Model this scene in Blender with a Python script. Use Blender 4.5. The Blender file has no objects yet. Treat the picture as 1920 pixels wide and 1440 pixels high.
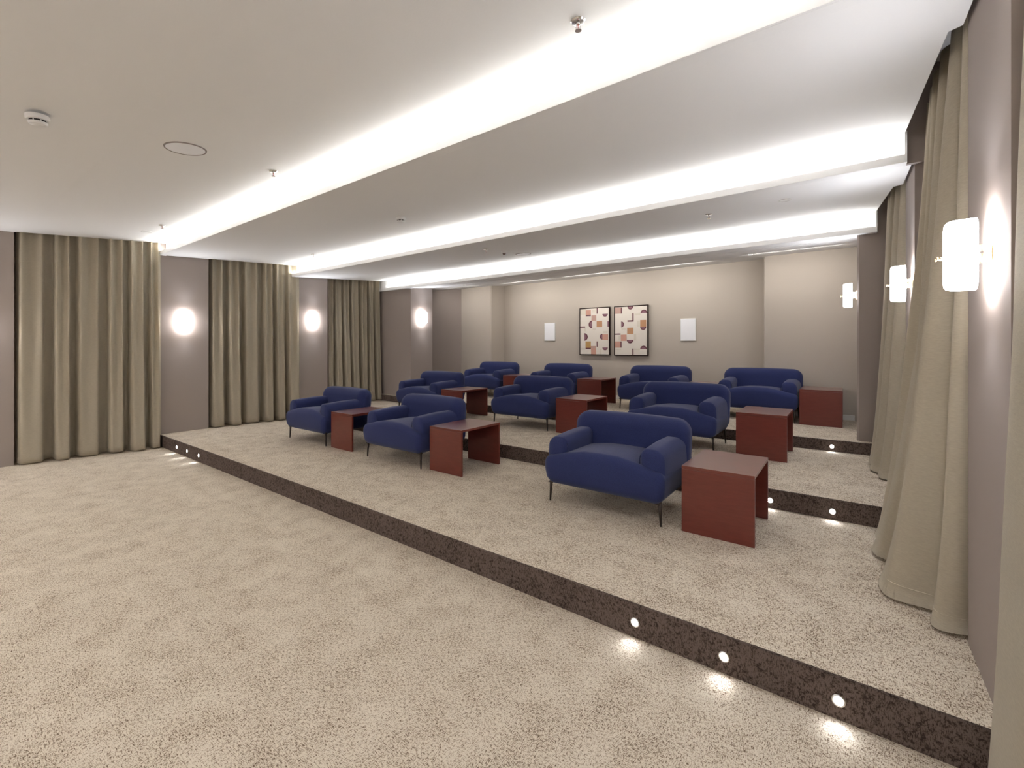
import bpy, bmesh, math, random
from mathutils import Vector, Matrix
random.seed(7)
SC = bpy.context.scene
COL = SC.collection

# ------------------------------------------------------------------ camera
FPX, CXP, CYP, CAMZ, YAW = 837.8, 960.0, 651.4, 1.55, 0.6423
cam_d = bpy.data.cameras.new('camera')
cam = bpy.data.objects.new('camera', cam_d)
COL.objects.link(cam)
cam_d.sensor_fit = 'HORIZONTAL'
cam_d.sensor_width = 36.0
cam_d.lens = FPX / 1920.0 * 36.0
cam_d.shift_y = -(720.0 - CYP) / 1920.0
cam_d.clip_start = 0.02
cam.location = (0, 0, CAMZ)
cam.rotation_euler = (math.pi / 2, 0, YAW)
SC.camera = cam

# ------------------------------------------------------------------ colour management, world
SC.view_settings.view_transform = 'Standard'
SC.view_settings.look = 'None'
SC.view_settings.gamma = 1.0
SC.view_settings.use_curve_mapping = False
SC.view_settings.exposure = 1.47
world = bpy.data.worlds.new('world')
SC.world = world
world.use_nodes = True
world.node_tree.nodes['Background'].inputs[0].default_value = (0.5, 0.5, 0.55, 1)
world.node_tree.nodes['Background'].inputs[1].default_value = 0.05

COVE_POWER = [17.5, 13.5, 10.5]
FRONT_POWER = 6.0
SCONCE_POWER = .8
SHADE_EMIT = 7.5
UPLIGHT_POWER = 9.0
DOWNLIGHT_POWER = 7.0
WASH_POWER = 4.5

# ------------------------------------------------------------------ room numbers (metres)
Y1, Y2, Y3, YB, YM = 2.304, 4.372, 6.379, 8.25, 8.77
Z1, Z2, Z3 = 0.18, 0.343, 0.476
ZTOP = 3.62
def zc1(y): return 3.19 - 0.08 * (2.384 - y) if y > -1.0 else 2.92
def zc2(y): return 3.0 + 0.065 * (y - Y1)
def zc3(y): return 2.915 + 0.075 * (y - Y2)
def zc4(y): return 2.833 + 0.10 * (y - Y3)
XL, XR = -9.2, 1.0
YF = -3.6

def area(name, loc, rot, sx, sy, power, color=(1, .985, .96), spread=math.pi):
    d = bpy.data.lights.new(name, 'AREA')
    d.shape = 'RECTANGLE'; d.size = sx; d.size_y = sy; d.energy = power; d.color = color; d.spread = spread
    o = bpy.data.objects.new(name, d); COL.objects.link(o)
    o.location = loc; o.rotation_euler = rot
    return o

# LED strips lying in the three coves, shining up
area('cove_led_light', (-4.1, Y1 + .047, 3.052), (math.pi + .8, 0, 0), 9.0, .03, COVE_POWER[0])
area('cove_led_light', (-4.15, Y2 + .047, 2.970), (math.pi + .8, 0, 0), 8.9, .03, COVE_POWER[1])
area('cove_led_light', (-4.1, Y3 + .047, 2.885), (math.pi + .8, 0, 0), 8.6, .03, COVE_POWER[2])
# unseen strip added along the front wall behind the camera, for fill light
area('cove_led_light', (-4.1, YF + .12, 2.62), (math.pi, 0, 0), 9.0, .06, 84.0)
# unseen area lamps added under the front ceiling, behind the camera, as fill
for lx in (-7.0, -4.6, -2.2):
    for ly in (-2.6, -1.0):
        area('front_fill_light', (lx, ly, 2.9), (0, 0, 0), .5, .5, FRONT_POWER / 2, (1, .965, .93))

# ------------------------------------------------------------------ materials
def mat(name, color, rough=.6, metal=0.0, emit=None, estr=0.0, spec=.5):
    m = bpy.data.materials.new(name); m.use_nodes = True
    b = m.node_tree.nodes['Principled BSDF']
    b.inputs['Base Color'].default_value = (*color, 1)
    b.inputs['Roughness'].default_value = rough
    b.inputs['Metallic'].default_value = metal
    b.inputs['Specular IOR Level'].default_value = spec
    if emit:
        b.inputs['Emission Color'].default_value = (*emit, 1)
        b.inputs['Emission Strength'].default_value = estr
    return m
def nodes(m): return m.node_tree.nodes, m.node_tree.links, m.node_tree.nodes['Principled BSDF']
def mapped_noise(m, scale, size, detail=2.0, rough=.5, coord='Object'):
    N, L, b = nodes(m)
    tc = N.new('ShaderNodeTexCoord'); mp = N.new('ShaderNodeMapping'); no = N.new('ShaderNodeTexNoise')
    mp.inputs['Scale'].default_value = scale
    no.inputs['Scale'].default_value = size; no.inputs['Detail'].default_value = detail; no.inputs['Roughness'].default_value = rough
    L.new(tc.outputs[coord], mp.inputs[0]); L.new(mp.outputs[0], no.inputs['Vector'])
    return no
def ramp(m, src, stops):
    N, L, b = nodes(m)
    r = N.new('ShaderNodeValToRGB'); e = r.color_ramp.elements
    while len(e) < len(stops): e.new(.5)
    for i, (p, c) in enumerate(stops): e[i].position = p; e[i].color = (*c, 1)
    L.new(src, r.inputs[0]); return r
def mix(m, kind, fac, a, b_):
    N, L, b = nodes(m)
    x = N.new('ShaderNodeMix'); x.data_type = 'RGBA'; x.blend_type = kind
    if isinstance(fac, float): x.inputs[0].default_value = fac
    else: L.new(fac, x.inputs[0])
    for s, v in ((x.inputs[6], a), (x.inputs[7], b_)):
        if isinstance(v, tuple): s.default_value = (*v, 1)
        else: L.new(v, s)
    return x.outputs[2]
def bump(m, src, dist, strength=1.0):
    N, L, b = nodes(m)
    bp = N.new('ShaderNodeBump'); bp.inputs['Distance'].default_value = dist; bp.inputs['Strength'].default_value = strength
    L.new(src, bp.inputs['Height']); L.new(bp.outputs[0], b.inputs['Normal'])

def carpet(name, light, mid, dark):
    m = mat(name, mid, .95, spec=.1); N, L, b = nodes(m)
    a = mapped_noise(m, (1, 4.2, 1), 60, 3, .6)        # strokes along x
    c = mapped_noise(m, (4.2, 1, 1), 60, 3, .6)        # strokes along y
    f = mapped_noise(m, (1, 1, 1), 210, 2, .6)
    big = mapped_noise(m, (1, 1, 1), 5.5, 3, .6)
    mn = N.new('ShaderNodeMath'); mn.operation = 'MINIMUM'
    L.new(a.outputs[0], mn.inputs[0]); L.new(c.outputs[0], mn.inputs[1])
    ad = N.new('ShaderNodeMath'); ad.operation = 'MULTIPLY_ADD'; ad.inputs[1].default_value = .35
    L.new(f.outputs[0], ad.inputs[0]); L.new(mn.outputs[0], ad.inputs[2])
    ad2 = N.new('ShaderNodeMath'); ad2.operation = 'MULTIPLY_ADD'; ad2.inputs[1].default_value = .16
    L.new(big.outputs[0], ad2.inputs[0]); L.new(ad.outputs[0], ad2.inputs[2])
    r = ramp(m, ad2.outputs[0], [(.60, dark), (.68, mid), (.75, light)])
    L.new(r.outputs[0], b.inputs['Base Color'])
    bump(m, ad.outputs[0], .004, .6)
    return m
M = {}
M['carpet'] = carpet('beige_carpet', (.72, .645, .53), (.53, .44, .335), (.14, .092, .06))
M['riser'] = carpet('dark_riser_carpet', (.16, .122, .105), (.100, .075, .064), (.045, .032, .027))
def plaster(name, c, amt=.02):
    m = mat(name, c, .75, spec=.25)
    n = mapped_noise(m, (1, 1, 1), 90, 3)
    bump(m, n.outputs[0], .0015, .25)
    return m
M['ceiling'] = plaster('ceiling_paint', (.84, .84, .835))
M['wall'] = plaster('taupe_wallcovering', (.335, .285, .258))
N_, L_, b_ = nodes(M['wall'])
M['back'] = plaster('back_wall_paint', (.53, .475, .41))
M['white'] = mat('white_plastic', (.8, .8, .79), .4)
M['whitepaint'] = mat('white_trim_paint', (.75, .75, .73), .4)
M['grey'] = mat('pale_speaker_cloth', (.90, .91, .94), .6)
M['seam'] = mat('shadow_gap_rim', (.25, .22, .2), .6)
M['dark'] = mat('dark_gap', (.03, .025, .025), .8)
M['brass'] = mat('brass', (.72, .58, .36), .28, 1.0)
M['chrome'] = mat('chrome', (.75, .74, .73), .2, 1.0)
M['legmetal'] = mat('bronze_leg', (.055, .042, .035), .38, .6)
M['shade'] = mat('opal_glass', (.9, .88, .82), .3, emit=(.96, .95, 1.0), estr=SHADE_EMIT)
M['led'] = mat('step_light_lens', (.9, .9, .9), .3, emit=(.93, .95, 1.0), estr=22)
M['downled'] = mat('downlight_lens', (.9, .9, .9), .3, emit=(1, .93, .84), estr=1.2)
def fabric(name, c1, c2, scale, bd):
    m = mat(name, c1, .9, spec=.15); N, L, b = nodes(m)
    b.inputs['Sheen Weight'].default_value = .18
    b.inputs['Sheen Roughness'].default_value = .45
    n = mapped_noise(m, (1, 1, 1), scale, 3, .7)
    r = ramp(m, n.outputs[0], [(.35, c2), (.65, c1)])
    L.new(r.outputs[0], b.inputs['Base Color'])
    bump(m, n.outputs[0], bd, .5)
    return m
M['navy'] = fabric('navy_upholstery', (.036, .048, .145), (.025, .033, .102), 260, .002)
M['piping'] = fabric('navy_piping', (.030, .040, .100), (.022, .030, .08), 260, .002)
M['curtain'] = mat('beige_curtain_cloth', (.50, .43, .32), .85, spec=.2)
N_, L_, b_ = nodes(M['curtain'])
b_.inputs['Sheen Weight'].default_value = .2
cn = mapped_noise(M['curtain'], (1, 1, 9), 38, 3, .7)
cr = ramp(M['curtain'], cn.outputs[0], [(.3, (.66, .58, .445)), (.7, (.78, .70, .55))])
L_.new(cr.outputs[0], b_.inputs['Base Color'])
bump(M['curtain'], cn.outputs[0], .002, .3)
def wood():
    m = mat('dark_mahogany', (.12, .035, .022), .30, spec=.5); N, L, b = nodes(m)
    n = mapped_noise(m, (1.0, 1.0, 9.0), 7, 4, .6)
    r = ramp(m, n.outputs[0], [(.3, (.135, .026, .017)), (.7, (.17, .034, .023))])
    b.inputs['Coat Weight'].default_value = .3; b.inputs['Coat Roughness'].default_value = .22
    L.new(r.outputs[0], b.inputs['Base Color'])
    return m
M['wood'] = wood()
M['woodtop'] = M['wood'].copy(); M['woodtop'].name = 'lacquered_mahogany_top'
b_ = M['woodtop'].node_tree.nodes['Principled BSDF']; b_.inputs['Coat Weight'].default_value = 1.0; b_.inputs['Coat IOR'].default_value = 1.9; b_.inputs['Coat Roughness'].default_value = .3
M['frame'] = mat('dark_wood_frame', (.022, .010, .008), .6, spec=.15)
ART = {'cream': (.80, .74, .66), 'cream2': (.72, .66, .56), 'tan': (.52, .28, .15), 'peach': (.62, .34, .26),
       'rose': (.56, .36, .30), 'plum': (.14, .04, .055), 'plum2': (.26, .13, .16), 'mustard': (.55, .33, .12)}
for k, c in ART.items(): M['art_' + k] = mat('print_' + k, c, .8)

# ------------------------------------------------------------------ helpers
def tag(o, label=None, cat=None, group=None, kind=None):
    if label: o['label'] = label
    if cat: o['category'] = cat
    if group: o['group'] = group
    if kind: o['kind'] = kind
    return o
def obj(name, bm, m, parent=None, smooth=False):
    me = bpy.data.meshes.new(name)
    bm.normal_update(); bm.to_mesh(me); bm.free()
    for mm in (m if isinstance(m, (list, tuple)) else [m]): me.materials.append(mm)
    if smooth:
        for p in me.polygons: p.use_smooth = True
    o = bpy.data.objects.new(name, me); COL.objects.link(o)
    if parent: o.parent = parent
    return o
def smooth_angle(o, ang=35):
    bmx = bmesh.new(); bmx.from_mesh(o.data)
    for f in bmx.faces: f.smooth = True
    for e in bmx.edges:
        if len(e.link_faces) == 2 and e.calc_face_angle(0) > math.radians(ang): e.smooth = False
    bmx.to_mesh(o.data); bmx.free(); return o
def thing(name, label, cat, loc=(0, 0, 0), rz=0, group=None, kind=None):
    o = bpy.data.objects.new(name, None); COL.objects.link(o)
    o.empty_display_size = .1
    o.location = loc; o.rotation_euler = (0, 0, rz)
    return tag(o, label, cat, group, kind)
def dup(root, loc, rz=None, label=None, group=None):
    r = root.copy(); COL.objects.link(r); r.location = loc
    if rz is not None: r.rotation_euler = (0, 0, rz)
    if label: r['label'] = label
    if group: r['group'] = group
    for ch in list(root.children):
        c = ch.copy(); COL.objects.link(c); c.parent = r
        for g in ch.children:
            d = g.copy(); COL.objects.link(d); d.parent = c
    return r
def box(bm, x0, x1, y0, y1, z0, z1, bev=0.0, mi=0):
    r = bmesh.ops.create_cube(bm, size=1)
    vs = r['verts']
    for v in vs:
        v.co = Vector((x0 + (v.co.x + .5) * (x1 - x0), y0 + (v.co.y + .5) * (y1 - y0), z0 + (v.co.z + .5) * (z1 - z0)))
    fs = {f for v in vs for f in v.link_faces}
    for f in fs: f.material_index = mi
    if bev > 0:
        es = {e for v in vs for e in v.link_edges}
        bmesh.ops.bevel(bm, geom=list(es), offset=bev, segments=2, profile=.5, affect='EDGES')
    return bm
def prism(bm, pts, zb, zt):
    """extruded plan polygon; zb/zt numbers or functions of y"""
    fb = zb if callable(zb) else (lambda y: zb)
    ft = zt if callable(zt) else (lambda y: zt)
    lo = [bm.verts.new((x, y, fb(y))) for x, y in pts]
    hi = [bm.verts.new((x, y, ft(y))) for x, y in pts]
    n = len(pts)
    for i in range(n):
        j = (i + 1) % n
        bm.faces.new((lo[i], lo[j], hi[j], hi[i]))
    bm.faces.new(list(reversed(lo))); bm.faces.new(hi)
    bmesh.ops.recalc_face_normals(bm, faces=bm.faces[:])
    return bm
def cyl(bm, p0, p1, r0, r1=None, n=24, caps=True, mi=0):
    if r1 is None: r1 = r0
    p0, p1 = Vector(p0), Vector(p1); d = p1 - p0
    q = d.to_track_quat('Z', 'Y')
    A, B = [], []
    for i in range(n):
        a = 2 * math.pi * i / n
        c = Vector((math.cos(a), math.sin(a), 0))
        A.append(bm.verts.new(p0 + q @ (c * r0))); B.append(bm.verts.new(p1 + q @ (c * r1)))
    for i in range(n):
        j = (i + 1) % n
        f = bm.faces.new((A[i], A[j], B[j], B[i])); f.smooth = True; f.material_index = mi
    if caps:
        f = bm.faces.new(list(reversed(A))); f.material_index = mi
        f = bm.faces.new(B); f.material_index = mi
    return bm
def lathe(bm, prof, n=32, c=(0, 0, 0), mi=0):
    rings = []
    for r, z in prof:
        if r < 1e-6: rings.append([bm.verts.new((c[0], c[1], c[2] + z))])
        else: rings.append([bm.verts.new((c[0] + r * math.cos(2 * math.pi * i / n), c[1] + r * math.sin(2 * math.pi * i / n), c[2] + z)) for i in range(n)])
    for a, b in zip(rings, rings[1:]):
        for i in range(n):
            j = (i + 1) % n
            if len(a) == 1 and len(b) == 1: continue
            if len(a) == 1: f = bm.faces.new((a[0], b[i], b[j]))
            elif len(b) == 1: f = bm.faces.new((a[i], a[j], b[0]))
            else: f = bm.faces.new((a[i], a[j], b[j], b[i]))
            f.material_index = mi
    bmesh.ops.recalc_face_normals(bm, faces=bm.faces[:])
    return bm
def rbox(bm, size, rad, n=10, fn=None, center=(0, 0, 0)):
    """rounded box: grid cube projected onto box + radius; rad = (rx,ry,rz) or number"""
    hx, hy, hz = size[0] / 2, size[1] / 2, size[2] / 2
    if not isinstance(rad, tuple): rad = (rad,) * 3
    rx, ry, rz = rad
    vm = {}
    def put(p):
        k = (round(p[0], 5), round(p[1], 5), round(p[2], 5))
        if k in vm: return vm[k]
        # warp grid coordinate so that points gather in the rounded zone
        q = []
        for t, h, r in zip(p, (hx, hy, hz), rad):
            q.append(t * h)
        inner = [max(-(h - r), min(h - r, c)) for c, h, r in zip(q, (hx, hy, hz), rad)]
        d = Vector(((q[0] - inner[0]) / rx, (q[1] - inner[1]) / ry, (q[2] - inner[2]) / rz))
        if d.length > 1e-9:
            d.normalize()
        v = Vector((inner[0] + d.x * rx, inner[1] + d.y * ry, inner[2] + d.z * rz))
        if fn: v = fn(v)
        v = v + Vector(center)
        vm[k] = bm.verts.new(v); return vm[k]
    def grid(h, r):
        f = r / h
        if f >= .999: return [math.sin(math.pi / 2 * (-1 + 2 * i / (2 * n))) if False else -1 + 2 * i / (2 * n) for i in range(2 * n + 1)]
        ed = [-1 + f * (1 - math.cos(math.pi / 2 * i / n)) if False else -1 + f * i / n for i in range(n + 1)]
        mids = 6
        mid = [(-1 + f) + (2 - 2 * f) * i / mids for i in range(1, mids)]
        return ed + mid + [-e for e in reversed(ed)]
    gx, gy, gz = grid(hx, rx), grid(hy, ry), grid(hz, rz)
    def face(ax, s, ga, gb):
        for i in range(len(ga) - 1):
            for j in range(len(gb) - 1):
                cs = [(ga[i], gb[j]), (ga[i + 1], gb[j]), (ga[i + 1], gb[j + 1]), (ga[i], gb[j + 1])]
                vs = []
                for a, b in cs:
                    p = [0, 0, 0]; o = [k for k in range(3) if k != ax]
                    p[ax] = s; p[o[0]] = a; p[o[1]] = b
                    vs.append(put(tuple(p)))
                if len(set(vs)) == 4:
                    try: f = bm.faces.new(vs); f.smooth = True
                    except ValueError: pass
    for s in (-1, 1):
        face(0, s, gy, gz); face(1, s, gx, gz); face(2, s, gx, gy)
    bmesh.ops.recalc_face_normals(bm, faces=bm.faces[:])
    return bm
def tube(bm, pts, r, n=6, closed=False):
    pts = [Vector(p) for p in pts]; N = len(pts); rings = []
    for i, p in enumerate(pts):
        a = pts[(i - 1) % N] if (closed or i > 0) else p
        b = pts[(i + 1) % N] if (closed or i < N - 1) else p
        q = (b - a).to_track_quat('Z', 'Y')
        rings.append([bm.verts.new(p + q @ Vector((r * math.cos(2 * math.pi * k / n), r * math.sin(2 * math.pi * k / n), 0))) for k in range(n)])
    for i in range(N if closed else N - 1):
        a, b = rings[i], rings[(i + 1) % N]
        for k in range(n):
            f = bm.faces.new((a[k], a[(k + 1) % n], b[(k + 1) % n], b[k])); f.smooth = True
    if not closed:
        bm.faces.new(rings[0]); bm.faces.new(rings[-1])
    bmesh.ops.recalc_face_normals(bm, faces=bm.faces[:])
    return bm

# ------------------------------------------------------------------ floor and platforms
fl = obj('floor', box(bmesh.new(), XL, XR, YF, Y1 + .05, -.12, 0), M['carpet'])
tag(fl, 'beige flecked carpet of the open front floor', 'floor', kind='structure')
def platform(y0, y1, z0, z1, label):
    o = obj('platform', box(bmesh.new(), XL, XR, y0 + .012, y1, z0 - .1, z1), M['carpet'])
    tag(o, label, 'platform', kind='structure')
    bm = bmesh.new(); box(bm, XL, XR, y0, y0 + .012, z0 - .02, z1 - .006)
    obj('riser', bm, M['riser'], o)['label'] = 'dark brown carpeted riser'
    # rounded carpet nosing
    bm = bmesh.new(); cyl(bm, (XL, y0 + .008, z1 - .008), (XR, y0 + .008, z1 - .008), .008, n=12)
    obj('nosing', bm, M['riser'], o)
    return o
platform(Y1, Y2 + .05, 0, Z1, 'lowest carpeted platform step holding the front row of armchairs')
platform(Y2, Y3 + .05, Z1, Z2, 'middle carpeted platform step holding the second row of armchairs')
platform(Y3, 9.2, Z2, Z3, 'top carpeted platform step along the back wall')

# ------------------------------------------------------------------ walls
GAP = .02
wl = [(XL, YF), (-8.75, YF), (-8.75, .78), (-8.98, .80), (-8.98, 2.27), (-8.655, 2.29), (-8.645, 2.98), (-8.90, 3.0), (-8.90, 4.47),
      (-8.62, 4.49), (-8.60, 5.12), (-8.88, 5.14), (-8.88, 6.475), (-7.60, 6.475), (-7.55, 7.06), (-8.30, 7.08), (-8.30, 7.62), (-7.755, 8.262), (XL, 8.262)]
o = obj('wall_left', prism(bmesh.new(), wl, -.1, ZTOP), M['wall']); tag(o, 'left wall of taupe panels stepping between curtain recesses', 'wall', kind='structure')
wr = [(XR, YF), (.50, YF), (.50, .98), (.66, 1.0), (.66, 2.23), (.450, 2.24), (.452, 2.92), (.66, 2.93), (.66, 4.475),
      (.410, 4.485), (.415, 5.18), (.60, 5.19), (.60, 6.49), (.118, 6.50), (.100, 6.52), (.125, 8.262), (XR, 8.262)]
o = obj('wall_right', prism(bmesh.new(), wr, -.1, ZTOP), M['wall']); tag(o, 'right wall of taupe panels stepping between curtain recesses', 'wall', kind='structure')
wb = [(-9.2, 8.25), (-6.82, 8.25), (-6.80, 8.27), (-6.80, YM), (-1.07, YM), (-1.07, 8.265), (-1.055, 8.25), (1.0, 8.25), (1.0, 9.2), (-9.2, 9.2)]
o = obj('wall_back', prism(bmesh.new(), wb, -.1, ZTOP), M['back']); tag(o, 'back wall with a broad shallow recess around the two pictures', 'wall', kind='structure')
o = obj('wall_front', box(bmesh.new(), XL, XR, YF - .15, YF, -.1, ZTOP), M['wall']); tag(o, 'taupe front wall behind the viewer', 'wall', kind='structure')
bm = bmesh.new()
box(bm, -1.05, .10, 8.238, 8.25, Z3, Z3 + .075, .003); box(bm, -7.74, -6.83, 8.238, 8.25, Z3, Z3 + .075, .003)
box(bm, -6.78, -1.09, YM - .012, YM, Z3, Z3 + .075, .003)
tag(obj('baseboard_back', bm, M['whitepaint']), 'white baseboard at the foot of the back wall', 'baseboard', kind='structure')

# ------------------------------------------------------------------ ceiling: four sloping panels, each with a lit cove in front of the next
c1 = obj('ceiling', prism(bmesh.new(), [(-8.745, YF), (.49, YF), (.49, .99), (.46, 1.0), (.445, 2.22), (.430, Y1 + .08), (-8.60, Y1 + .08), (-8.70, .82), (-8.745, .77)], zc1, ZTOP), M['ceiling'])
tag(c1, 'large front ceiling panel above the open floor', 'ceiling', kind='structure')
c2 = obj('ceiling', prism(bmesh.new(), [(-8.625, Y1 + .08), (.430, Y1 + .08), (.432, 2.90), (.385, 2.925), (.345, Y2 + .08), (-8.59, Y2 + .08), (-8.60, 3.0), (-8.62, 2.975)], zc2, ZTOP), M['ceiling'])
tag(c2, 'second ceiling panel above the front row', 'ceiling', kind='structure')
c3 = obj('ceiling', prism(bmesh.new(), [(-8.595, Y2 + .08), (.392, Y2 + .08), (.397, 5.17), (.335, 5.22), (.265, Y3 + .08), (-8.58, Y3 + .08), (-8.575, 5.14), (-8.58, 5.115)], zc3, ZTOP), M['ceiling'])
tag(c3, 'third ceiling panel above the second row', 'ceiling', kind='structure')
bm = bmesh.new()
prism(bm, [(-9.1, Y3 + .08), (.265, Y3 + .08), (.25, 6.86), (-9.1, 6.86)], zc4, ZTOP)
prism(bm, [(-9.1, 6.885), (.25, 6.885), (.2, 9.1), (-9.1, 9.1)], zc4, ZTOP)
prism(bm, [(-9.1, 6.86), (.25, 6.86), (.25, 6.885), (-9.1, 6.885)], lambda y: zc4(y) + .03, ZTOP)
c4 = obj('ceiling', bm, M['ceiling']); tag(c4, 'rear ceiling panel with a narrow slot above the last row', 'ceiling', kind='structure')
obj('slot', box(bmesh.new(), -8.4, .1, 6.862, 6.883, zc4(6.87) + .022, zc4(6.87) + .04), M['dark'], c4)['label'] = 'dark linear slot in the ceiling'
for (y0, zb, x0, x1, par) in ((Y1, 3.0, -8.64, .44, c2), (Y2, 2.915, -8.60, .345, c3), (Y3, 2.833, -8.57, .262, c4)):
    bm = bmesh.new()
    box(bm, x0, x1, y0 + .014, y0 + .082, zb, zb + .012)
    obj('cove_ledge', bm, M['ceiling'], par)
    obj('cove_lip', box(bmesh.new(), x0, x1, y0, y0 + .014, zb, zb + .060, .002), M['ceiling'], par)['label'] = 'pale lip hiding the strip light'
    bm = bmesh.new()
    zt = {3.0: zc1(y0), 2.915: zc2(y0), 2.833: zc3(y0)}[zb]
    box(bm, x1 - .0, x1 + .014, y0, y0 + .095, zb, zt + .01)
    obj('end_board', bm, M['ceiling'], par)
    obj('led_strip', box(bmesh.new(), x0 + .02, x1 - .02, y0 + .032, y0 + .062, zb + .012, zb + .030), M['white'], par)
o = obj('ceiling', box(bmesh.new(), XL, XR, YF - .15, 9.2, ZTOP, ZTOP + .1), M['ceiling']); tag(o, 'upper slab closing the curtain pockets', 'ceiling', kind='structure')
o = obj('trim_1', box(bmesh.new(), .360, .659, Y2 + .06, Y2 + .10, 2.918, ZTOP - .01), M['wall']); tag(o, 'taupe board closing the end of the near right curtain pocket', 'trim', kind='structure')

o = obj('trim_2', box(bmesh.new(), -8.74, .49, YF + .001, YF + .22, 2.56, 2.60), M['ceiling']); tag(o, 'added shelf under the fill strip on the front wall behind the viewer', 'trim', kind='structure')  # unseen shelf, added to go with the front fill strip
# ------------------------------------------------------------------ curtains
def catmull(P, n):
    out = []
    m = len(P)
    for i in range(m - 1):
        p0 = P[max(i - 1, 0)]; p1 = P[i]; p2 = P[i + 1]; p3 = P[min(i + 2, m - 1)]
        for k in range(n):
            t = k / n
            out.append(tuple(.5 * ((2 * p1[d]) + (-p0[d] + p2[d]) * t + (2 * p0[d] - 5 * p1[d] + 4 * p2[d] - p3[d]) * t * t + (-p0[d] + 3 * p1[d] - 3 * p2[d] + p3[d]) * t ** 3) for d in (0, 1)))
    out.append(tuple(P[-1])); return out
def curtain(label, bot, top, z0, z1, nv=40, group=None, belly=.0, z0f=None):
    """bot/top: matching lists of (x, y) control points of the hem and of the heading"""
    B = catmull(bot, 7); T = catmull(top, 7)
    bm = bmesh.new(); rows = []
    rnd = random.Random(len(label) * 13)
    ph = [rnd.uniform(0, 6) for _ in range(4)]
    nu = len(B)
    for j in range(nv + 1):
        v = j / nv
        e = 1 - (1 - v) ** 1.0
        w = v ** .75                           # 0 hem ... 1 heading
        row = []
        for i in range(nu):
            u = i / (nu - 1)
            wob = .004 * math.sin(5 * v * 3.1 + ph[0] + u * 23) * (1 - v) * v * 4 * .5
            x = B[i][0] * (1 - w) + T[i][0] * w + wob
            y = B[i][1] * (1 - w) + T[i][1] * w + wob * .8
            zb = z0 + (.004 * math.sin(u * 31 + ph[1]))
            row.append(bm.verts.new((x, y, zb + v * (z1 - zb))))
        rows.append(row)
    for j in range(nv):
        for i in range(nu - 1):
            f = bm.faces.new((rows[j][i], rows[j][i + 1], rows[j + 1][i + 1], rows[j + 1][i])); f.smooth = True
    root = thing('curtain', label, 'curtain', (0, 0, 0), 0, group)
    cx = sum(p[0] for p in bot) / len(bot); cy = sum(p[1] for p in bot) / len(bot)
    root.location = (cx, cy, z0)
    for vtx in bm.verts: vtx.co -= Vector((cx, cy, z0))
    g = bmesh.ops.solidify(bm, geom=bm.faces[:], thickness=.004)
    for f in bm.faces: f.smooth = True
    o = obj('cloth', bm, M['curtain'], root)
    # stitched hem
    bm = bmesh.new()
    tube(bm, [(p[0] - cx, p[1] - cy, .075) for p in [(B[i][0] * (1 - (.075 / (z1 - z0)) ** .75) + T[i][0] * (.075 / (z1 - z0)) ** .75,
                                                     B[i][1] * (1 - (.075 / (z1 - z0)) ** .75) + T[i][1] * (.075 / (z1 - z0)) ** .75) for i in range(0, nu, 2)]], .0015, 4)
    obj('hem', bm, M['curtain'], root)
    # heading tape and track
    bm = bmesh.new()
    ys = [p[1] for p in top]; xm = sum(p[0] for p in top) / len(top)
    box(bm, xm - .012 - cx, xm + .012 - cx, min(ys) + .01 - cy, max(ys) - .01 - cy, z1 - z0, z1 - z0 + .02)
    obj('curtain_track', bm, M['white'], root)
    return root
def folds(x0b, x1b, y0, y1, side, widths, depth_b, depth_t, x0t=None, x1t=None, seed=1):
    """auto fold control points; side=+1: room lies towards +x. depth: how far folds come out"""
    r = random.Random(seed); tot = sum(widths); bot, top = [], []; y = y0
    if x0t is None: x0t = x0b
    if x1t is None: x1t = x1b
    def base(yy, a, b): return a + (b - a) * (yy - y0) / (y1 - y0)
    for k, w in enumerate(widths):
        dy = (y1 - y0) * w / tot
        d = depth_b * r.uniform(.8, 1.2); dt = depth_t * r.uniform(.7, 1.2)
        skew = r.uniform(-.25, .15)
        # valley, rise, plateau, plateau, fall
        seq = [(.02, 0, 0), (.06, .55, .35), (.14, .95, 1), (.42, 1.0, .25), (.68, .88, .9), (.78, .30, .2)]
        for (t, db, dtt) in seq:
            tt = t + skew * t * (1 - t)
            bot.append((base(y + dy * tt, x0b, x1b) + side * d * db, y + dy * tt))
            top.append((base(y + dy * t, x0t, x1t) + side * dt * dtt, y + dy * t))
        y += dy
    bot.append((x1b, y1)); top.append((x1t, y1))
    return bot, top
CL = 'curtains in the left wall recesses'
b, t = folds(-8.86, -8.62, .80, 2.315, 1, [1.15, .75, 1.1, .8, .8, .55], .22, .11, -8.86, -8.64, 3)
curtain('floor-length beige curtain standing on the open floor, leftmost of all', b, t, .02, 3.22)
b, t = folds(-8.82, -8.60, 3.02, 4.53, 1, [.9, .8, 1.1, .7, .7, .9], .21, .10, -8.80, -8.62, 5)
curtain('beige curtain on the left wall between the first and second wall lamps', b, t, Z1 + .02, 3.22)
b, t = folds(-8.80, -8.66, 5.16, 6.44, 1, [.8, .8, .7, 1.0, .8, .7, .6], .20, .09, -8.78, -8.68, 8)
curtain('farthest beige curtain on the left wall, hanging against the projecting pier', b, t, Z2 + .02, 3.17)
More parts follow.
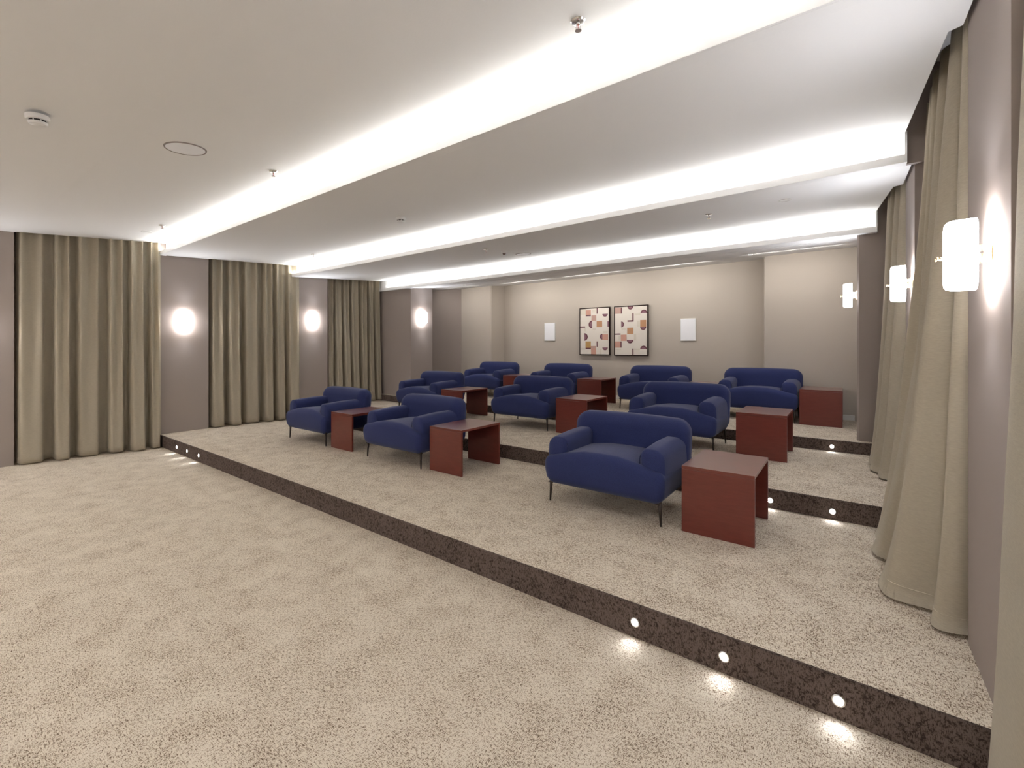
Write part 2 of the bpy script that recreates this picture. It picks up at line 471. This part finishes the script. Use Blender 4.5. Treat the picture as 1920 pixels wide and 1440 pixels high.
# right wall, near to far
bot = [(.60, 1.05), (.40, 1.12), (.38, 1.30), (.55, 1.36), (.42, 1.44), (.40, 1.62), (.54, 1.68), (.44, 1.74), (.380, 1.84), (.372, 2.02), (.376, 2.18), (.40, 2.225), (.46, 2.232)]
top = [(.60, 1.05), (.50, 1.15), (.49, 1.28), (.58, 1.34), (.50, 1.42), (.49, 1.58), (.58, 1.66), (.50, 1.74), (.485, 1.86), (.480, 1.98), (.480, 2.10), (.485, 2.19), (.55, 2.215)]
curtain('nearest beige curtain at the right edge of the view', bot, top, .02, 3.25)
bot = [(.46, 2.95), (.405, 2.935), (.345, 2.95), (.335, 3.02), (.40, 3.10), (.345, 3.13), (.22, 3.15), (.160, 3.20), (.150, 3.34), (.19, 3.48), (.26, 3.58), (.225, 3.68), (.150, 3.74), (.145, 3.90), (.26, 3.96), (.30, 4.0), (.19, 4.03), (.17, 4.16), (.28, 4.22), (.24, 4.27), (.28, 4.33)]
top = [(.53, 2.95), (.46, 2.955), (.455, 3.02), (.53, 3.06), (.54, 3.12), (.46, 3.15), (.44, 3.22), (.46, 3.30), (.53, 3.35), (.53, 3.42), (.45, 3.47), (.44, 3.55), (.53, 3.60), (.53, 3.68), (.44, 3.73), (.44, 3.82), (.53, 3.87), (.45, 3.93), (.45, 4.04), (.53, 4.12), (.45, 4.20)]
curtain('large beige curtain with deep flaring folds beside the nearest right wall lamp', bot, top, Z1 + .02, 3.24)
bot = [(.50, 5.21), (.34, 5.22), (.25, 5.27), (.24, 5.36), (.33, 5.42), (.25, 5.47), (.195, 5.53), (.19, 5.64), (.30, 5.70), (.22, 5.76), (.185, 5.84), (.20, 5.98), (.32, 6.05), (.25, 6.14), (.24, 6.26), (.36, 6.34)]
top = [(.50, 5.21), (.41, 5.24), (.40, 5.30), (.47, 5.35), (.47, 5.41), (.39, 5.46), (.38, 5.54), (.46, 5.60), (.46, 5.67), (.37, 5.73), (.36, 5.81), (.44, 5.88), (.44, 5.98), (.36, 6.05), (.36, 6.18), (.44, 6.30)]
curtain('farther beige curtain on the right wall, behind the second lamp', bot, top, Z2 + .02, 3.17)

# ------------------------------------------------------------------ armchairs
def make_chair():
    root = thing('armchair', '', 'armchair', (0, 0, 0))
    # seat block: full width, shoulders low, crown between the arms
    def seat_fn(v):
        x, y, z = v
        if z > 0:
            w = max(0.0, 1 - (abs(x) / .40) ** 3.0) if abs(x) < .40 else 0.0
            yy = (y + .36) / .72
            z = z * (1.0) + (.072 * w * (1 - .35 * max(0, min(1, yy))) - .026) * min(1, z / .08)
            if y > -.20: z -= .0 * w
        # front face leans: bulge forward at mid height
        if y < 0: y -= .012 * (1 - (z / .14) ** 2) * min(1, -y / .3)
        # underside narrows a little
        if z < 0: x *= 1 - .035 * (-z / .14); y = y * (1 - .03 * (-z / .14))
        return Vector((x, y, z))
    bm = bmesh.new(); rbox(bm, (1.07, .72, .28), (.075, .055, .075), 7, seat_fn, (0, .375, .305))
    obj('seat', bm, M['navy'], root)
    for s in (-1, 1):
        def arm_fn(v, s=s):
            x, y, z = v
            # bulge outside downwards, top gently slopes to the front
            if z > .1: z -= .022 * max(0, -y / .36) ** 1.5
            x += s * .018 * (1 - (z / .2) ** 2) if abs(z) < .2 else 0
            # widen toward the back
            x += s * .015 * (y + .37) / .74
            return Vector((x, y, z))
        bm = bmesh.new(); rbox(bm, (.19, .73, .40), (.070, .035, .078), 6, arm_fn, (s * .410, .425, .395))
        a = obj('armrest', bm, M['navy'], root)
        # piping round the front of the arm
        pts = []
        hw, hh, r_ = .085, .19, .078
        for k in range(13):
            an = math.pi * k / 12
            pts.append((s * .405 + s * .004 - math.cos(an) * hw, .086 - .0, .40 + .19 - r_ - .024 + math.sin(an) * r_))
        pts = [(pts[0][0], .083, .45)] + pts + [(pts[-1][0], .083, .40)]
        bm = bmesh.new(); tube(bm, pts, .004, 6)
        obj('piping', bm, M['piping'], a)
    def back_fn(v):
        x, y, z = v
        t = (z + .27) / .54                      # 0 bottom .. 1 top
        y += .05 * t                             # lean
        x *= .975 + .045 * math.sin(min(1, max(0, t)) * math.pi * .75)
        if z > 0: z += .012 * (1 - (x / .54) ** 2) * (z / .27) - .0
        y += .02 * (abs(x) / .54) ** 2 * -1      # wings turn slightly forward
        return Vector((x, y, z))
    bm = bmesh.new(); rbox(bm, (1.08, .235, .56), (.115, .10, .115), 7, back_fn, (0, .685, .455))
    bk = obj('backrest', bm, M['navy'], root)
    pts = []
    for k in range(25):
        u = -1 + 2 * k / 24
        x = u * .50; e = abs(u)
        drop = .0 if e < .8 else .115 * (1 - math.sqrt(max(0, 1 - ((e - .8) / .2 * .9) ** 2)))
        z = .735 - .035 - drop + .01 * (1 - u * u)
        pts.append((x, .632 + .035 - .02 * e * e - .0 + .014, z + .006))
    bm = bmesh.new(); tube(bm, pts, .004, 6)
    obj('piping', bm, M['piping'], bk)
    for sx in (-1, 1):
        for (yy, out) in ((.075, -1), (.70, 1)):
            bm = bmesh.new()
            cyl(bm, (sx * .496, yy + out * .006, 0), (sx * .486, yy, .19), .0075, .015, 14)
            box(bm, sx * .478 - .03, sx * .478 + .02, yy - .02, yy + .02, .166, .176, .002)
            obj('leg', bm, M['legmetal'], root)
    return root
chair0 = make_chair()
GA = 'navy armchairs in three rows'
chairs = [
    (-6.27, 3.345, Z1, 'navy armchair of the front row closest to the left wall curtains'),
    (-4.33, 3.345, Z1, 'middle navy armchair of the front row, side tables on both sides of it'),
    (-1.63, 3.345, Z1, 'large navy armchair nearest the viewer, in the front row'),
    (-6.26, 5.40, Z2, 'leftmost navy armchair of the second row, partly behind the front row'),
    (-3.95, 5.40, Z2, 'middle navy armchair of the second row'),
    (-1.71, 5.40, Z2, 'navy armchair of the second row directly behind the nearest one'),
    (-6.42, 7.38, Z3, 'leftmost navy armchair of the back row, far from the wall pictures'),
    (-4.61, 7.38, Z3, 'second navy armchair from the left in the back row, under the left wall speaker'),
    (-2.70, 7.38, Z3, 'third navy armchair from the left in the back row, right of the pictures'),
    (-1.075, 7.38, Z3, 'rightmost navy armchair of the back row, beside the table at the right corner')]
for i, (x, y, z, lab) in enumerate(chairs):
    if i == 0:
        chair0.location = (x, y, z); chair0['label'] = lab; chair0['group'] = GA
    else: dup(chair0, (x, y, z), 0, lab, GA)

# ------------------------------------------------------------------ side tables
def make_table():
    root = thing('side_table', '', 'side table')
    W, D, Hh, T = .485, .66, .49, .024
    bm = box(bmesh.new(), -W / 2, W / 2, 0, D, Hh - T, Hh, .0015)
    bm.normal_update()
    for f in bm.faces: f.material_index = 1 if f.normal.z > .9 else 0
    obj('tabletop', bm, [M['wood'], M['woodtop']], root)
    obj('side_panel', box(bmesh.new(), -W / 2, W / 2, .0, T, 0, Hh - T - .001, .0015), M['wood'], root)
    obj('side_panel', box(bmesh.new(), -W / 2, W / 2, D - T, D, 0, Hh - T - .001, .0015), M['wood'], root)
    obj('stretcher', box(bmesh.new(), -.012, .012, T, D - T, Hh - T - .05, Hh - T - .001, .0015), M['wood'], root)
    return root
tab0 = make_table()
GT = 'mahogany side tables beside the armchairs'
tabs = [
    (-5.43, 3.43, Z1, 'mahogany side table of the front row, between the two left armchairs'),
    (-3.50, 3.46, Z1, 'mahogany side table right of the middle front row armchair, its open side showing'),
    (-.742, 3.43, Z1, 'large mahogany side table nearest the viewer'),
    (-5.33, 5.42, Z2, 'dark mahogany side table of the second row, leftmost, seen above the front row'),
    (-3.06, 5.45, Z2, 'mahogany side table of the second row, beside its middle armchair'),
    (-.738, 5.46, Z2, 'mahogany side table of the second row, behind the nearest table'),
    (-5.56, 7.44, Z3, 'mahogany side table of the back row, mostly hidden beside the leftmost armchair'),
    (-3.79, 7.42, Z3, 'mahogany side table of the back row standing below the pictures'),
    (-1.89, 7.46, Z3, 'back row side table of which only the top shows above an armchair'),
    (-.282, 7.40, Z3, 'mahogany side table of the back row in the right corner')]
for i, (x, y, z, lab) in enumerate(tabs):
    if i == 0:
        tab0.location = (x, y, z); tab0['label'] = lab; tab0['group'] = GT
    else: dup(tab0, (x, y, z), 0, lab, GT)

# ------------------------------------------------------------------ wall lamps
def make_sconce():
    """local: wall at x=0, room towards -x"""
    root = thing('wall_lamp', '', 'wall lamp')
    bm = bmesh.new(); cyl(bm, (0, 0, 0), (-.012, 0, 0), .05, n=32); cyl(bm, (-.012, 0, 0), (-.054, 0, 0), .036, n=32)
    mnt = obj('mount', bm, M['brass'], root)
    bm = bmesh.new(); cyl(bm, (-.036, -.036, 0), (-.036, -.042, 0), .006, n=12); obj('screw', bm, M['chrome'], mnt)
    # opal shade: capsule outline from the front, open towards the wall
    bm = bmesh.new()
    prof = []          # outline in (y, z)
    hw, hh, r = .058, .140, .045
    for (cy, cz, a0) in ((hw - r, hh - r, 0), (-(hw - r), hh - r, 90), (-(hw - r), -(hh - r), 180), (hw - r, -(hh - r), 270)):
        for k in range(7):
            a = math.radians(a0 + 90 * k / 6)
            prof.append((cy + r * math.cos(a), cz + r * math.sin(a)))
    layers = [(-.046, 1.0), (-.075, 1.0), (-.098, .99), (-.115, .965), (-.127, .90), (-.133, .78)]
    rings = []
    for (x, s) in layers:
        off = (1 - s) * hw * 1.0
        rings.append([bm.verts.new((x, yy * s, zz - math.copysign(off, zz) * 1.0)) for yy, zz in prof])
    n = len(prof)
    for a, b2 in zip(rings, rings[1:]):
        for k in range(n):
            f = bm.faces.new((a[k], a[(k + 1) % n], b2[(k + 1) % n], b2[k])); f.smooth = True
    bm.faces.new(rings[-1])
    bmesh.ops.recalc_face_normals(bm, faces=bm.faces[:])
    bmesh.ops.solidify(bm, geom=bm.faces[:], thickness=.004)
    obj('lamp_shade', bm, M['shade'], root)
    for yy in (-.022, .022):
        bm = bmesh.new(); cyl(bm, (-.133, yy, -.008), (-.162, yy, -.008), .004, n=10); cyl(bm, (-.155, yy, -.008), (-.162, yy, -.008), .006, n=12)
        obj('finial', bm, M['brass'], root)
    return root
def sconce_light(x, y, z, rz):
    for dz in (-.075, .075):
        d = bpy.data.lights.new('lamp_bulb', 'POINT'); d.energy = SCONCE_POWER; d.color = (.93, .93, 1.0); d.shadow_soft_size = .012
        o = bpy.data.objects.new('lamp_bulb', d); COL.objects.link(o)
        dx = -.085
        o.location = (x + dx * math.cos(rz), y + dx * math.sin(rz), z + dz)
    # light leaving the lamp upwards and downwards, away from the wall
    for (dz, sgn, pw) in ((.150, 1, UPLIGHT_POWER), (-.150, -1, DOWNLIGHT_POWER)):
        d = bpy.data.lights.new('lamp_glow', 'SPOT'); d.energy = pw; d.color = (.90, .93, 1.0); d.shadow_soft_size = .03
        d.spot_size = math.radians(150); d.spot_blend = 1.0
        o = bpy.data.objects.new('lamp_glow', d); COL.objects.link(o)
        o.location = (x - .085 * math.cos(rz), y - .085 * math.sin(rz), z + dz)
        t = math.radians(42)
        dirv = Vector((-math.sin(t) * math.cos(rz), -math.sin(t) * math.sin(rz), sgn * math.cos(t)))
        o.rotation_euler = dirv.to_track_quat('-Z', 'Y').to_euler()
sc0 = make_sconce()
GL = 'opal glass wall lamps'
PI = math.pi
sconces = [
    (.451, 2.49, 1.915, 0, 'large lit opal wall lamp with brass mount, nearest on the right wall'),
    (.412, 4.60, 2.045, 0, 'opal wall lamp on the right wall half covered by the big flaring curtain'),
    (.103, 6.62, 2.165, 0, 'small lit wall lamp at the far end of the right wall, on the corner pier'),
    (-8.65, 2.63, 1.97, PI, 'bright wall lamp between the two nearest curtains on the left wall'),
    (-8.61, 4.80, 2.09, PI, 'bright wall lamp between the second and third curtains on the left wall'),
    (-7.575, 6.76, 2.21, PI, 'bright wall lamp on the projecting left pier, farthest on that side'),
    (-8.75, .33, 1.74, PI, 'wall lamp just outside the left edge of the view'),
    (-8.75, -1.8, 1.74, PI, 'added fill lamp on the left wall behind the viewer'),  # from here on: unseen lamps added to brighten the room
    (.50, .35, 1.74, 0, 'added fill lamp on the right wall beside the viewer'),
    (.50, -1.8, 1.74, 0, 'added fill lamp on the right wall behind the viewer')]
for i, (x, y, z, rz, lab) in enumerate(sconces):
    if i == 0:
        sc0.location = (x, y, z); sc0['label'] = lab; sc0['group'] = GL
    else: dup(sc0, (x, y, z), rz, lab, GL)
    sconce_light(x, y, z, rz)

# ------------------------------------------------------------------ step lights
def make_step_light():
    root = thing('step_light', '', 'step light')
    bm = bmesh.new()
    prof = [(.017, -.001), (.0195, -.004), (.024, -.004), (.0255, 0)]
    n = 28; rings = []
    for r, yy in prof: rings.append([bm.verts.new((r * math.cos(2 * PI * k / n), yy, r * math.sin(2 * PI * k / n))) for k in range(n)])
    for a, b2 in zip(rings, rings[1:]):
        for k in range(n): f = bm.faces.new((a[k], a[(k + 1) % n], b2[(k + 1) % n], b2[k])); f.smooth = True
    bmesh.ops.recalc_face_normals(bm, faces=bm.faces[:])
    obj('trim_ring', bm, M['chrome'], root)
    bm = bmesh.new(); cyl(bm, (0, 0, 0), (0, -.003, 0), .0175, n=28); obj('lens', bm, M['led'], root)
    return root
st0 = make_step_light()
steps = [
    (-.026, Y1, .079, 'round step light in the lowest riser, nearest the right edge'),
    (-.466, Y1, .079, 'round step light in the lowest riser, middle of the three near ones'),
    (-.904, Y1, .081, 'round step light in the lowest riser, left one of the three near ones'),
    (-7.02, Y1, .088, 'tiny step light at the left end of the lowest riser, right one of three'),
    (-7.45, Y1, .087, 'tiny step light at the left end of the lowest riser, middle one of three'),
    (-7.865, Y1, .088, 'tiny step light at the left end of the lowest riser, next to the curtain'),
    (-.520, Y2, .245, 'step light in the middle riser, just right of the nearest side table'),
    (-.088, Y2, .245, 'step light in the middle riser, near the large right curtain'),
    (-.133, Y3, .400, 'step light in the top riser, below the right corner table')]
for i, (x, y, z, lab) in enumerate(steps):
    if i == 0: st0.location = (x, y, z); st0['label'] = lab; st0['group'] = 'step lights in the risers'
    else: dup(st0, (x, y, z), 0, lab, 'step lights in the risers')
    d = bpy.data.lights.new('step_beam', 'SPOT'); d.energy = .33; d.color = (.90, .93, 1.0); d.spot_size = math.radians(75); d.spot_blend = .9; d.shadow_soft_size = .012
    o = bpy.data.objects.new('step_beam', d); COL.objects.link(o)
    o.location = (x, y - .015, z); o.rotation_euler = (-math.radians(38), 0, 0)

# ------------------------------------------------------------------ ceiling fittings
def fit(name, label, cat, x, y, fz, group=None):
    r = thing(name, label, cat, (x, y, fz(y)), 0, group)
    r.rotation_euler.x = math.atan((fz(y + .1) - fz(y - .1)) / .2)     # lie flush on the sloping panel
    return r
def smoke(label, x, y, fz, s=1.0):
    r = fit('smoke_detector', label, 'smoke detector', x, y, fz, 'smoke detectors')
    bm = bmesh.new(); lathe(bm, [(0, 0), (.056 * s, 0), (.058 * s, -.006), (.058 * s, -.024), (.052 * s, -.031), (0, -.031)], 36); obj('base', bm, M['white'], r, True)
    smooth_angle(r.children[-1])
    bm = bmesh.new(); lathe(bm, [(0, -.030), (.040 * s, -.030), (.040 * s, -.044), (0, -.044)], 30); obj('vent_gap', bm, M['dark'], r); smooth_angle(r.children[-1])
    for k in range(8):
        a = 2 * PI * k / 8 + .2
        bm = bmesh.new(); c, s_ = math.cos(a), math.sin(a)
        cyl(bm, (c * .045 * s, s_ * .045 * s, -.030), (c * .043 * s, s_ * .043 * s, -.046), .003, n=8); obj('rib', bm, M['white'], r)
    bm = bmesh.new(); lathe(bm, [(0, -.043), (.047 * s, -.043), (.047 * s, -.047), (.040 * s, -.057), (.02 * s, -.062), (0, -.063)], 36); obj('cap', bm, M['white'], r); smooth_angle(r.children[-1])
    return r
smoke('white smoke detector at the far upper left of the front ceiling', -4.155, .47, zc1)
smoke('white smoke detector in the middle of the second ceiling panel', -4.18, 3.41, zc2)
def sprinkler(label, x, y, fz):
    r = fit('sprinkler', label, 'sprinkler', x, y, fz, 'ceiling sprinklers')
    bm = bmesh.new(); lathe(bm, [(.010, -.001), (.034, -.001), (.036, -.004), (.030, -.010), (.012, -.012), (.010, -.012)], 30); obj('escutcheon', bm, M['chrome'], r); smooth_angle(r.children[-1])
    bm = bmesh.new(); cyl(bm, (0, 0, 0), (0, 0, -.022), .008, n=16); obj('body', bm, M['chrome'], r)
    for s in (-1, 1):
        bm = bmesh.new(); tube(bm, [(s * .007, 0, -.020), (s * .012, 0, -.030), (s * .010, 0, -.040), (0, 0, -.047)], .0022, 6); obj('yoke_arm', bm, M['chrome'], r)
    bm = bmesh.new(); cyl(bm, (0, 0, -.020), (0, 0, -.044), .0022, n=8); obj('glass_bulb', bm, mat('red_bulb', (.4, .03, .02), .2) if 'red_bulb' not in bpy.data.materials else bpy.data.materials['red_bulb'], r)
    bm = bmesh.new(); cyl(bm, (0, 0, -.046), (0, 0, -.049), .016, n=20); obj('deflector', bm, M['chrome'], r)
    return r
sprinkler('chrome sprinkler at the top of the view, nearest the camera', -1.055, 1.95, zc1)
sprinkler('chrome sprinkler on the front ceiling near the round speaker', -4.17, 1.95, zc1)
sprinkler('small sprinkler on the front ceiling above the leftmost curtain', -7.18, 1.94, zc1)
sprinkler('small sprinkler on the second ceiling panel near the second left curtain', -7.15, 4.35 - .35, zc2)
sprinkler('small sprinkler on the third ceiling panel, left of the little dome', -4.11, 4.87, zc3)
sprinkler('dark sprinkler on the third ceiling panel towards the right wall', -1.17, 5.05, zc3)
def disc(label, name, cat, x, y, fz, rad, m, ring=M['whitepaint'], group=None):
    r = fit(name, label, cat, x, y, fz, group)
    bm = bmesh.new(); lathe(bm, [(rad * .93, -.001), (rad * .94, -.006), (rad, -.006), (rad * 1.015, 0)], 48); obj('rim', bm, ring, r); smooth_angle(r.children[-1])
    bm = bmesh.new(); cyl(bm, (0, 0, 0), (0, 0, -.004), rad * .935, n=48); obj('grille' if cat == 'speaker' else 'lens', bm, m, r)
    return r
disc('large round flush speaker in the front ceiling', 'ceiling_speaker', 'speaker', -4.125, 1.265, zc1, .137, M['grey'], M['seam'])
disc('round flush speaker in the third ceiling panel', 'ceiling_speaker', 'speaker', -4.06, 5.72, zc3, .12, M['grey'], M['seam'])
disc('small round downlight in the front ceiling above the leftmost curtain', 'downlight', 'downlight', -7.75, 1.92, zc1, .06, M['white'])
disc('small round fitting in the third ceiling panel near the right wall', 'downlight', 'downlight', -.47, 4.99, zc3, .05, M['white'], M['chrome'])
for x, y, lab in ((-6.64, 7.16, 'small downlight in the rear ceiling above the left corner'), (-1.15, 7.50, 'small downlight in the rear ceiling, left one of the right pair'), (-.49, 7.50, 'small downlight in the rear ceiling, right one of the right pair')):
    disc(lab, 'downlight', 'downlight', x, y, zc4, .035, M['downled'], M['chrome'])
r = fit('dome_detector', 'small dark-tipped dome detector on the third ceiling panel', 'detector', -4.09, 5.27, zc3)
bm = bmesh.new(); lathe(bm, [(0, 0), (.046, 0), (.046, -.012), (.040, -.022), (.030, -.03), (0, -.03)], 30); obj('base', bm, M['white'], r); smooth_angle(r.children[-1])
bm = bmesh.new(); lathe(bm, [(0, -.028), (.026, -.028), (.022, -.042), (.012, -.05), (0, -.052)], 24); obj('dome', bm, mat('smoked_lens', (.12, .07, .06), .2), r); smooth_angle(r.children[-1])
# wall washers at the back
for x, y, p in ((-7.25, 7.55, .5), (-5.6, 7.9, 1.0), (-4.0, 7.9, 1.0), (-2.4, 7.9, 1.0), (-.62, 7.5, .75)):
    area('wall_wash_light', (x, y, zc4(y) - .012), (math.radians(40), 0, 0), 1.2, .08, WASH_POWER * p, (1, .965, .92))

# ------------------------------------------------------------------ pictures and wall speakers on the back wall
def picture(label, x0, x1, z0, z1, shapes):
    cx = (x0 + x1) / 2
    r = thing('framed_picture', label, 'picture', (cx, YM, z0), 0, 'pair of framed pictures')
    W, Hh = x1 - x0, z1 - z0; D = .045; T = .018
    for (a, b2, c, d) in ((-W / 2, W / 2, 0, T), (-W / 2, W / 2, Hh - T, Hh), (-W / 2, -W / 2 + T, T, Hh - T), (W / 2 - T, W / 2, T, Hh - T)):
        obj('frame_rail', box(bmesh.new(), a, b2, -D - .015, -.015, c, d, .001), M['frame'], r)
    obj('spacer', box(bmesh.new(), -W / 2 + .06, W / 2 - .06, -.02, -.001, .06, Hh - .06), M['dark'], r)
    iw, ih = W - 2 * T, Hh - 2 * T
    cv = obj('canvas', box(bmesh.new(), -iw / 2, iw / 2, -D - .008, -.02, T, Hh - T), M['art_cream'], r)
    keys = list(ART.keys())
    y = -D - .0085
    def P(u, v): return (-iw / 2 + u * iw, T + (1 - v) * ih)
    lay = 0
    for s in shapes:
        lay += 1; yy = y - lay * .00006
        bm = bmesh.new()
        if s[0] == 'r':
            _, u0, v0, u1, v1, k = s
            (xa, za), (xb, zb) = P(u0, v0), P(u1, v1)
            vs = [bm.verts.new(c) for c in ((xa, yy, zb), (xb, yy, zb), (xb, yy, za), (xa, yy, za))]
            f = bm.faces.new(vs); nm = 'printed_block'; mm = [M['art_' + k]]
        else:   # half disc: centre u,v, radius (fraction of width), direction it bulges
            _, u, v, rad, dr, k = s
            a0 = {'r': -90, 'l': 90, 'u': 0, 'd': 180}[dr]
            xc, zc = P(u, v); rr = rad * iw
            arc = [(math.cos(math.radians(a0 + 180 * q / 14)), math.sin(math.radians(a0 + 180 * q / 14))) for q in range(15)]
            A = [bm.verts.new((xc + rr * c, yy, zc + rr * d)) for c, d in arc]
            B = [bm.verts.new((xc + .72 * rr * c, yy, zc + .72 * rr * d)) for c, d in arc]
            for q in range(14): bm.faces.new((A[q], A[q + 1], B[q + 1], B[q]))
            f = bm.faces.new(B); f.material_index = 1
            nm = 'printed_half_disc'; mm = [M['art_' + k], M['art_plum2']]
        for f in bm.faces:
            f.normal_update()
            if f.normal.y > 0: f.normal_flip()
        obj(nm, bm, mm, cv)
    return r
L_ART = [('r', 0, 0, .2, .13, 'cream2'), ('r', .2, .03, .38, .14, 'peach'), ('r', .2, .14, .38, .165, 'plum'), ('r', .4, .03, .56, .09, 'cream2'),
         ('r', .58, .0, .615, .12, 'plum'), ('h', .87, .13, .09, 'd', 'plum'), ('r', .40, .15, .57, .27, 'rose'), ('h', .42, .35, .12, 'l', 'plum'),
         ('r', .58, .28, .77, .41, 'tan'), ('r', .95, .29, 1, .41, 'plum2'), ('r', 0, .39, .18, .415, 'plum'), ('r', .13, .43, .2, .50, 'cream2'),
         ('h', .15, .62, .12, 'r', 'plum'), ('r', .8, .50, .95, .55, 'cream2'), ('h', .78, .62, .09, 'l', 'plum'), ('r', .78, .57, .97, .69, 'peach'),
         ('r', .19, .72, .38, .86, 'mustard'), ('r', .19, .86, .38, .885, 'plum'), ('r', .38, .82, .56, .87, 'rose'), ('r', .385, .87, .56, 1.0, 'peach'),
         ('r', .58, .72, .615, .84, 'plum'), ('h', .87, .85, .09, 'd', 'plum'), ('r', .02, .86, .17, .9, 'cream2'), ('r', .70, .88, .74, 1.0, 'cream2'), ('r', .44, .44, .56, .47, 'cream2')]
R_ART = [('r', 0, .01, .19, .14, 'rose'), ('r', .19, .01, .225, .14, 'plum'), ('h', .49, .0, .09, 'd', 'plum'), ('h', .90, .15, .10, 'u', 'plum'),
         ('r', .62, .15, .8, .19, 'cream2'), ('r', .55, .14, .59, .31, 'plum'), ('r', .40, .285, .59, .315, 'plum'), ('h', .20, .365, .09, 'r', 'plum'),
         ('r', .70, .30, .78, .43, 'cream2'), ('r', .79, .29, .97, .43, 'tan'), ('h', .88, .43, .09, 'd', 'plum'), ('r', .21, .45, .34, .48, 'cream2'),
         ('r', .39, .44, .58, .57, 'tan'), ('r', 0, .555, .18, .58, 'plum'), ('r', .12, .60, .18, .70, 'cream2'), ('r', .19, .58, .37, .71, 'peach'),
         ('r', .60, .57, .67, .70, 'cream2'), ('h', .48, .69, .10, 'd', 'plum'), ('r', 0, .72, .18, .85, 'peach'), ('r', .18, .72, .215, .85, 'plum'),
         ('h', .89, .88, .10, 'u', 'plum'), ('r', .60, .87, .78, .90, 'cream2'), ('r', .55, .87, .585, 1.0, 'plum'), ('r', .02, .88, .20, .90, 'cream2')]
k = (YM - .045) / 8.72
picture('left one of two framed abstract prints of cream, peach and plum blocks', -4.675, -3.965, 1.385, 2.405, L_ART)
picture('right one of two framed abstract prints of cream, peach and plum blocks', -3.868, -3.148, 1.380, 2.402, R_ART)
for (x0, x1, z0, z1, lab) in ((-5.61, -5.32, 1.70, 2.115, 'white flat wall speaker left of the pictures'), (-2.535, -2.25, 1.672, 2.096, 'white flat wall speaker right of the pictures')):
    r = thing('wall_speaker', lab, 'speaker', ((x0 + x1) / 2, YM, z0), 0, 'wall speakers beside the pictures')
    w, h = (x1 - x0) / 2, z1 - z0
    obj('housing', box(bmesh.new(), -w, w, -.02, -.0005, 0, h, .004), M['whitepaint'], r)
    obj('grille', box(bmesh.new(), -w + .012, w - .012, -.024, -.018, .012, h - .012, .002), M['grey'], r)
